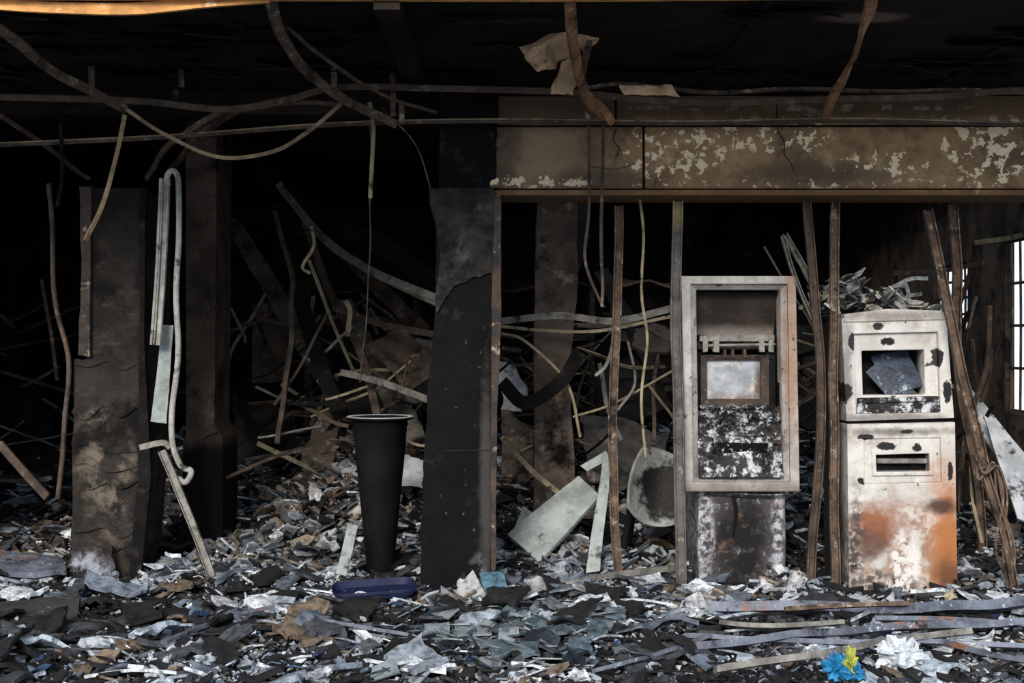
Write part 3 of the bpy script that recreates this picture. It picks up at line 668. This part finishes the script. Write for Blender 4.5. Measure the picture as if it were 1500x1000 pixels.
for q, m, am in [(((440, 690, 8.2), (500, 630, 8.6), (620, 640, 8.4), (600, 720, 7.9)), 0, .05), (((535, 510, 8.0), (585, 475, 8.2), (650, 535, 8.0), (600, 575, 7.8)), 1, .03),
             (((590, 500, 8.2), (640, 500, 8.2), (640, 590, 8.0), (575, 585, 8)), 4, .03), (((460, 470, 9), (560, 500, 9), (600, 640, 8.6), (480, 620, 8.6)), 2, .06),
             (((735, 530, 8), (765, 540, 7.9), (760, 600, 7.8), (735, 600, 7.9)), 3, .08), (((370, 445, 9.6), (425, 445, 9.6), (425, 560, 9.6), (370, 560, 9.6)), 1, .01),
             (((500, 690, 7.9), (560, 668, 8.0), (622, 678, 7.8), (618, 712, 7.6)), 3, .03), (((930, 480, 8.2), (985, 485, 8.2), (980, 515, 8), (925, 510, 8)), 1, .04),
             (((0, 560, 9.4), (60, 570, 9.4), (90, 680, 9), (0, 690, 9)), 2, .06), (((850, 600, 8.6), (980, 640, 8.4), (960, 720, 8), (860, 700, 8)), 4, .05),
             (((490, 440, 8.8), (515, 440, 8.8), (600, 600, 8.2), (570, 610, 8.2)), 4, .02), (((340, 580, 9.2), (430, 600, 9.2), (440, 680, 8.6), (345, 670, 8.6)), 2, .06),
             (((735, 600, 8.4), (800, 640, 8.2), (790, 720, 8), (735, 700, 8)), 0, .05), (((865, 540, 9), (940, 520, 9), (990, 600, 8.6), (880, 620, 8.6)), 2, .06),
             (((1150, 470, 9), (1240, 500, 9), (1240, 640, 8.4), (1160, 620, 8.4)), 2, .05), (((440, 680, 8.1), (470, 600, 8.4), (500, 605, 8.4), (485, 690, 8.0)), 0, .03),
             (((560, 600, 8.1), (600, 585, 8.1), (625, 640, 7.9), (580, 655, 7.8)), 4, .03), (((330, 330, 9.6), (350, 320, 9.6), (500, 560, 8.8), (470, 570, 8.8)), 4, .02),
             (((500, 380, 9.4), (520, 372, 9.4), (630, 480, 8.8), (610, 495, 8.8)), 1, .02), (((870, 400, 9.4), (890, 395, 9.4), (985, 560, 8.8), (960, 570, 8.8)), 2, .02)]:
    (b if q[0][0] < 650 else b2).sheet(*[W(*p) for p in q], .02, am, 16, 14, m, fr=5, jag=.012)
M['burntpanel'] = make_mat('burnt_panel', (.13, .10, .075), (.04, .034, .028), 5, [nz((.48, .42, .36), 6, .56, .64), nz((.35, .18, .09), 8, .58, .66), nz(SOOT, 5, .51, .62)], .8)
M['burntpanel2'] = make_mat('grey_burnt_panel', (.12, .105, .09), (.045, .04, .035), 5, [nz((.30, .26, .22), 5, .56, .7), nz(SOOT, 4, .50, .64)], .8)
mts = ['burntpanel', 'brownst', 'wall', 'white', 'burntpanel2']
b.build('collapsed_panels', mts); b2.build('collapsed_panels', mts)
b = MB()
for x0_, y0_ in ((-3.6, 10.6), (-1.9, 11.2), (-.3, 11.0), (.9, 10.8)):
    for dx in (0, 1.0):
        for dy in (0, .4): b.box((x0_+dx, y0_+dy, 0), (x0_+dx+.04, y0_+dy+.04, 1.9), 0)
    for z in (.5, .95, 1.4, 1.85): b.sheet((x0_, y0_, z), (x0_+1.04, y0_, z), (x0_+1.04, y0_+.44, z), (x0_, y0_+.44, z), .02, .04, 10, 4)
b.build('burnt_shelving', ['brownst'])

# ------------------------------------------------------------------ rubble
def sst(a, b_, t): t = min(1, max(0, (t-a)/(b_-a))); return t*t*(3-2*t)
def G(x, y, px, d, sx, sy): return math.exp(-((x-X(px, d))**2/sx**2+(y-d)**2/sy**2))
def H(x, y):
    h = .035+.05*(noise.noise(Vector((x*1.3, y*1.3, 3)))+.3)+.03*noise.noise(Vector((x*5, y*5, 9)))
    h += sst(6.9, 10.0, y)*.42*(1+.35*noise.noise(Vector((x*1.1, y, 5))))
    h += .12*G(x, y, 400, 7, .35, .35)+.10*G(x, y, 840, 7, .4, .3)+.05*G(x, y, 1190, 6.15, .3, .17)+.42*G(x, y, 530, 8.3, .42, .5)+.3*G(x, y, 800, 8.4, .4, .5)+.2*G(x, y, 1440, 7.2, .3, .4)
    h += sst(6.0, 4.8, y)*-.02
    return max(.012, h)
def on_floor(px, py, lift=.05):      # point on the debris surface seen around that spot
    z = .1
    for _ in range(6):
        d = (CZ-z)*F/(py-500); z = .5*z+.5*(H(X(px, d), d)+lift)
    d = (CZ-z)*F/(py-500); return Vector((X(px, d), d, z))
b = MB(); nx, ny = 190, 180; xa, xb, ya, yb = -5.1, 3.1, 3.9, 12.2
vs = []
for j in range(ny+1):
    t = j/ny; y = ya+(yb-ya)*t
    for i in range(nx+1):
        x = xa+(xb-xa)*i/nx
        e = min(1, (y-ya)/.5)
        vs.append((x, y, H(x, y)*e+.002+.008*noise.noise(Vector((x*18, y*18, 2)))))
fs = [(j*(nx+1)+i, j*(nx+1)+i+1, (j+1)*(nx+1)+i+1, (j+1)*(nx+1)+i) for j in range(ny) for i in range(nx)]
b.add(vs, fs); b.build('ash_covered_floor_debris', ['bed'])

def bias(x, y):
    v = 0.
    v += .55*G(x, y, 430, 5.9, .75, .28)+.5*G(x, y, 1060, 6.0, .35, .25)+.45*G(x, y, 400, 6.9, .5, .35)+.35*G(x, y, 340, 5.1, .5, .2)+.4*G(x, y, 1350, 5.15, .6, .3)
    v += .35*G(x, y, 860, 6.6, .4, .4)+.35*G(x, y, 900, 5.3, .5, .2)+.3*G(x, y, 500, 5.3, .4, .2)
    v -= .4*G(x, y, 60, 5.3, .8, .6)+.3*G(x, y, 620, 5.5, .2, .4)+.3*G(x, y, 1250, 5.6, .6, .12)
    return v
def rcol(x, y):
    c = noise.noise(Vector((x*1.7, y*2.2, 20)))*1.3+1.1*noise.noise(Vector((x*6, y*7, 30)))+bias(x, y)
    r = R()-c*.5+.02
    if r < .08: col = (.68, .72, .76)
    elif r < .20: col = (.38, .43, .49)
    elif r < .31: col = (.17, .20, .25)
    elif r < .37: col = (.19, .14, .10)
    elif r < .54: col = (.06, .065, .075)
    else: col = (.014, .0135, .014)
    k = U(.7, 1.25); return tuple(v*k for v in col)
b = MB()
def spot(y0, y1, pad=.3):
    y = U(y0, y1); w = y*.4167+pad; return max(-5, U(-w, w)), y
for k in range(20000):
    x, y = spot(4.5, 7.6)
    if x > 3.05: continue
    b.shard((x, y, H(x, y)+U(0, .025)), U(.004, .018), .9, .006, rcol(x, y), U(1, 1.8))
for k in range(7000):     # pale ash flakes on the lighter drifts
    x, y = spot(4.6, 7.4)
    if x > 3.0: continue
    if R() > .10+max(0, bias(x, y)+noise.noise(Vector((x*5, y*6, 44)))*.7)*1.6: continue
    g = U(.35, .8); b.shard((x, y, H(x, y)+U(.015, .04)), U(.004, .02), 1.1, .005, (g*.95, g, g*1.06), U(1, 1.8))
for k in range(2000):
    x, y = spot(4.5, 8)
    if x > 3.0: continue
    b.shard((x, y, H(x, y)+U(.005, .04)), U(.02, .055), .6, U(.005, .018), rcol(x, y), U(1, 2.2))
for k in range(230):
    x, y = spot(4.6, 8.3)
    if x > 2.9: continue
    b.shard((x, y, H(x, y)+U(.02, .05)), U(.06, .11), .5, U(.008, .025), rcol(x, y), U(1, 1.7))
for k in range(105):
    x, y = spot(4.8, 7.6)
    if x > 2.8: continue
    c = rcol(x, y); L_ = U(.08, .20); w_ = U(.04, .10); a = U(0, 3.14); dx = Vector((math.cos(a), math.sin(a), U(-.25, .25)))*L_; dy = Vector((-math.sin(a), math.cos(a), U(-.3, .3)))*w_
    p = Vector((x, y, H(x, y)+U(.035, .07))); b.sheet(p-dx-dy, p+dx-dy*U(.6, 1), p+dx*U(.7, 1)+dy, p-dx+dy, U(.008, .022), .03, 8, 6, col=c, fr=6, jag=.03)
for k in range(3800):
    x, y = spot(7.5, 11.5)
    if x > 3.0: continue
    b.shard((x, y, H(x, y)+U(0, .08)), U(.015, .08), .8, .012, rcol(x, y), U(1, 2.4))
for k in range(3200):
    x, y = spot(4.6, 8.5)
    if x > 3.0: continue
    b.lump((x, y, H(x, y)+.01), U(.006, .035)*U(.6, 1), .9, 0, rcol(x, y), 7, 5, (1, 1, .7))
for k in range(130):
    x, y = spot(4.7, 7.2)
    if x > 2.9: continue
    b.lump((x, y, H(x, y)+.02), U(.025, .055), 1., 0, rcol(x, y), 12, 9, (1.2, 1, .7), fr=3)
for k in range(420):
    x, y = spot(4.7, 9.5)
    if x > 2.9: continue
    L_ = U(.04, .24); a = U(0, math.pi); dz = U(-.012, .018)
    p = Vector((x, y, H(x, y)+.04)); d = Vector((math.cos(a)*L_, math.sin(a)*L_*.6, dz))
    b.sweep([p-d, p+Vector((0, 0, U(0, .03))), p+d], rect(U(.004, .014), U(.003, .008)), sub=3, col=rcol(x, y))
b.build('rubble', ['rubble'])
b = MB()
WC = [(.58, .61, .65), (.34, .37, .41), (.30, .33, .36), (.1, .11, .12), (.02, .02, .022), (.3, .25, .19)]
BC = [(.45, .40, .33), (.22, .16, .12), (.10, .08, .07), (.02, .02, .02), (.5, .5, .5), (.16, .17, .2)]
for cx_, cy_, n_, r_, hh, CC in ((X(430, 7), 7.0, 260, .42, .24, WC), (X(340, 6.9), 6.9, 130, .3, .15, WC), (X(820, 7), 6.95, 170, .32, .14, WC), (X(950, 6.8), 6.8, 130, .3, .14, WC), (X(1140, 6.25), 6.22, 80, .12, .10, WC), (X(1030, 6.1), 6.1, 100, .2, .06, WC), (X(1420, 6.5), 6.6, 60, .2, .2, WC), (X(650, 6), 6.05, 40, .2, .06, WC),
                                 (X(530, 8.1), 8.1, 420, .55, .2, BC), (X(790, 8.2), 8.2, 260, .5, .2, BC), (X(930, 8.2), 8.2, 160, .4, .2, BC), (X(380, 8.3), 8.3, 160, .5, .15, BC), (X(1450, 7.3), 7.3, 100, .3, .2, WC), (X(60, 7.6), 7.6, 120, .5, .12, BC)):
    for k in range(n_):
        r = r_*math.sqrt(R()); a = U(0, 6.28); x = min(3, cx_+r*math.cos(a)); y = cy_+r*math.sin(a)*.8
        k2 = U(.6, 1.1); c = tuple(v*k2 for v in random.choice(CC))
        b.shard((x, y, H(x, y)+hh*(1-r/r_)*R()+.02), U(.012, .07), 1., .012, c, U(1, 1.8))
b.sheet(W(365, 832, 6.9), W(392, 770, 7.1), W(420, 790, 7.1), W(395, 835, 6.9), .02, .03, 6, 6, col=(.33, .33, .31), jag=.01)
b.sheet(W(395, 770, 7.1), W(418, 768, 7.1), W(425, 830, 6.9), W(400, 822, 6.9), .015, .04, 6, 6, col=(.2, .17, .13), jag=.01)
b.sheet(W(320, 800, 7.0), W(350, 785, 7.1), W(372, 835, 6.9), W(340, 842, 6.9), .02, .04, 6, 6, col=(.42, .44, .45), jag=.02)
b.sheet(W(470, 790, 7.1), W(492, 778, 7.1), W(490, 835, 6.9), W(455, 832, 6.9), .02, .04, 6, 6, col=(.5, .52, .53), jag=.02)
b.sheet(W(1112, 848, 6.2), W(1140, 830, 6.25), W(1160, 865, 6.15), W(1120, 872, 6.1), .02, .05, 8, 8, col=(.66, .66, .68), jag=.01, fr=12)
b.sheet(W(1150, 845, 6.15), W(1175, 835, 6.2), W(1180, 872, 6.1), W(1150, 876, 6.1), .02, .05, 8, 8, col=(.6, .6, .62), jag=.02, fr=12)
b.sheet(W(1005, 885, 5.95), W(1060, 875, 6.0), W(1065, 905, 5.8), W(1010, 910, 5.8), .02, .05, 8, 8, col=(.55, .56, .58), jag=.02, fr=12)
b.sheet(W(770, 850, 6.3), W(830, 835, 6.45), W(850, 850, 6.35), W(790, 872, 6.2), .015, .02, 8, 6, col=(.45, .46, .48), jag=.01, fr=8)
b.sheet(W(1380, 872, 6.1), W(1395, 862, 6.15), W(1400, 884, 6.1), W(1385, 886, 6.1), .015, .03, 5, 5, col=(.7, .6, .4), jag=.01)
b.build('plaster_rubble_heap', ['rubble'])
b = MB()
for k in range(230):
    x = X(random.gauss(750, 90), 5.5); y = min(6.15, max(4.8, random.gauss(5.4, .35)))
    k_ = U(.4, 1.1); c = random.choice([(.09, .125, .15), (.14, .17, .19), (.22, .26, .28), (.03, .04, .05), (.28, .31, .33)])
    b.shard((x, y, H(x, y)+U(.035, .065)), U(.025, .075), .55, .006, tuple(v*k_ for v in c), U(1, 1.5))
for k in range(130):
    x, y = spot(4.8, 6.2, 0); c = random.choice([(.03, .05, .12), (.05, .09, .17), (.14, .19, .25)])
    b.shard((x, y, H(x, y)+U(.03, .05)), U(.015, .045), .5, .006, c, U(1, 1.6))
b.sheet(W(702, 838, 6.12), W(738, 835, 6.15), W(748, 885, 5.95), W(716, 882, 5.9), .006, .01, 5, 5, col=(.10, .20, .26))
b.sheet(W(668, 868, 6.15), W(694, 836, 6.2), W(715, 876, 6.0), W(690, 888, 6.0), .01, .01, 5, 5, col=(.45, .46, .48))
for x, y, s_ in ((795, 925, 16), (822, 915, 18), (848, 945, 16), (775, 950, 14), (875, 920, 15), (940, 955, 16), (745, 930, 15), (680, 915, 14), (640, 925, 18), (900, 900, 14)):
    q = [on_floor(x-s_, y-s_*.7, .08), on_floor(x+s_, y-s_*.8, .08), on_floor(x+s_*1.1, y+s_*.6, .05), on_floor(x-s_*.9, y+s_*.7, .05)]
    b.sheet(*q, .006, .004, 4, 4, col=random.choice([(.13, .17, .20), (.22, .26, .28), (.09, .13, .16)]), jag=.012)
b.build('broken_glass_shards', ['glass'])
b = MB()
def plank(pp, w, th, m, lift=.065, **k): b.sweep([on_floor(*p, lift) for p in pp], rect(w, th), m, sub=6, ref=(0, .45, 1), **k)
def up(pts, k=0): return pts
plank([(1040, 884), (1160, 890), (1290, 893), (1420, 888), (1560, 882)], .10, .045, 0, .09, wob=.02)
plank([(1015, 946), (1120, 936), (1250, 924), (1380, 916), (1540, 912)], .055, .03, 1, .08, wob=.02)
plank([(1000, 934), (1150, 940), (1300, 938), (1540, 946)], .04, .02, 1, .07, wob=.02)
plank([(1050, 980), (1180, 960), (1300, 938), (1420, 924)], .045, .025, 2, .10, wob=.01)
plank([(1380, 938), (1450, 958), (1540, 972)], .035, .02, 1, .09)
plank([(1280, 906), (1400, 908), (1540, 918)], .045, .02, 0, .08)
plank([(870, 982), (960, 958), (1040, 930)], .03, .015, 1, .07)
plank([(1150, 892), (1250, 886), (1330, 884)], .03, .02, 3, .12)
plank([(1060, 912), (1130, 918), (1230, 912)], .07, .02, 2, .07)
b.sweep([W(800, 866, 6.2), W(870, 846, 6.3), W(990, 831, 6.6)], rect(.03, .015), 2)
plank([(240, 940), (330, 905), (400, 888)], .03, .015, 0)
plank([(430, 900), (540, 920), (600, 930)], .03, .015, 0)
b.build('fallen_plank', ['bluest', 'bluest', 'greyst', 'rust'])
b = MB()
b.sheet(W(-60, 895, 5.75), W(118, 872, 5.9), W(112, 918, 5.55), W(-60, 985, 5.1), .03, .01, 10, 8, 0, jag=.006)
b.sheet(W(-60, 940, 5.25), W(95, 928, 5.4), W(60, 978, 5.1), W(-60, 1000, 4.95), .03, .01, 8, 6, 0, jag=.006)
b.sheet(W(-60, 800, 7.0), W(90, 818, 6.8), W(98, 842, 6.5), W(-60, 838, 6.6), .03, .02, 10, 5, 1, jag=.006)
b.sheet(W(225, 880, 6.1), W(300, 872, 6.15), W(320, 890, 5.95), W(240, 900, 5.9), .02, .01, 10, 5, 0, jag=.006)
M['slab'] = make_mat('dark_slab', (.05, .046, .045), (.025, .023, .023), 6, [nz((.14, .13, .13), 20, .58, .68)], .8)
b.build('broken_slab', ['slab', 'bluest'])
b = MB(); M['paper'] = make_mat('crumpled_paper', (.62, .66, .7), (.42, .46, .5), 12, [nz((.05, .05, .06), 14, .60, .68)], .8, bump=.6)
p = on_floor(1320, 965, .07); b.lump(p, .062, 1.0, 0, nu=30, nv=20, fr=2.6, sq=(1, .8, 1)); b.lump(p+Vector((.05, .03, -.01)), .045, 1., 0, nu=20, nv=14, fr=3); b.lump(p+Vector((-.03, .0, .02)), .045, 1.2, 0, nu=24, nv=16, fr=3); b.build('crumpled_paper', ['paper'])
b = MB(); M['bagb'] = make_mat('blue_film', (.02, .22, .42), (.01, .10, .25), 14, rough=.3); M['bagy'] = make_mat('yellow_film', (.5, .48, .10), (.25, .3, .05), 14, rough=.3)
p = on_floor(1226, 978, .06); b.lump(p, .036, 1.2, 0, nu=22, nv=16, fr=3.5); b.lump(p+Vector((.045, 0, .012)), .028, 1.2, 1, nu=22, nv=16, fr=4, sq=(.7, .7, 1.4)); b.lump(p+Vector((.06, 0, -.015)), .028, 1.2, 0, nu=22, nv=16, fr=4); b.build('crumpled_plastic_wrapper', ['bagb', 'bagy'])

# ------------------------------------------------------------------ light, world, camera
w = bpy.data.worlds.new('sky'); scene.world = w; w.use_nodes = True
bg = w.node_tree.nodes['Background']; bg.inputs[0].default_value = (.78, .88, 1.0, 1); bg.inputs[1].default_value = 1.5
s = bpy.data.lights.new('sun', 'SUN'); s.energy = 3.8; s.angle = math.radians(22); s.color = (1, .92, .82)
so = bpy.data.objects.new('sun', s); scene.collection.objects.link(so)
so.rotation_euler = Vector((.30, 1, -.54)).to_track_quat('-Z', 'Y').to_euler()
c = bpy.data.cameras.new('camera'); c.lens = 43.2; c.sensor_width = 36; c.clip_start = .05
co = bpy.data.objects.new('camera', c); scene.collection.objects.link(co); co.location = (0, 0, CZ); co.rotation_euler = (math.pi/2, 0, 0)
scene.camera = co
scene.view_settings.view_transform = 'Standard'
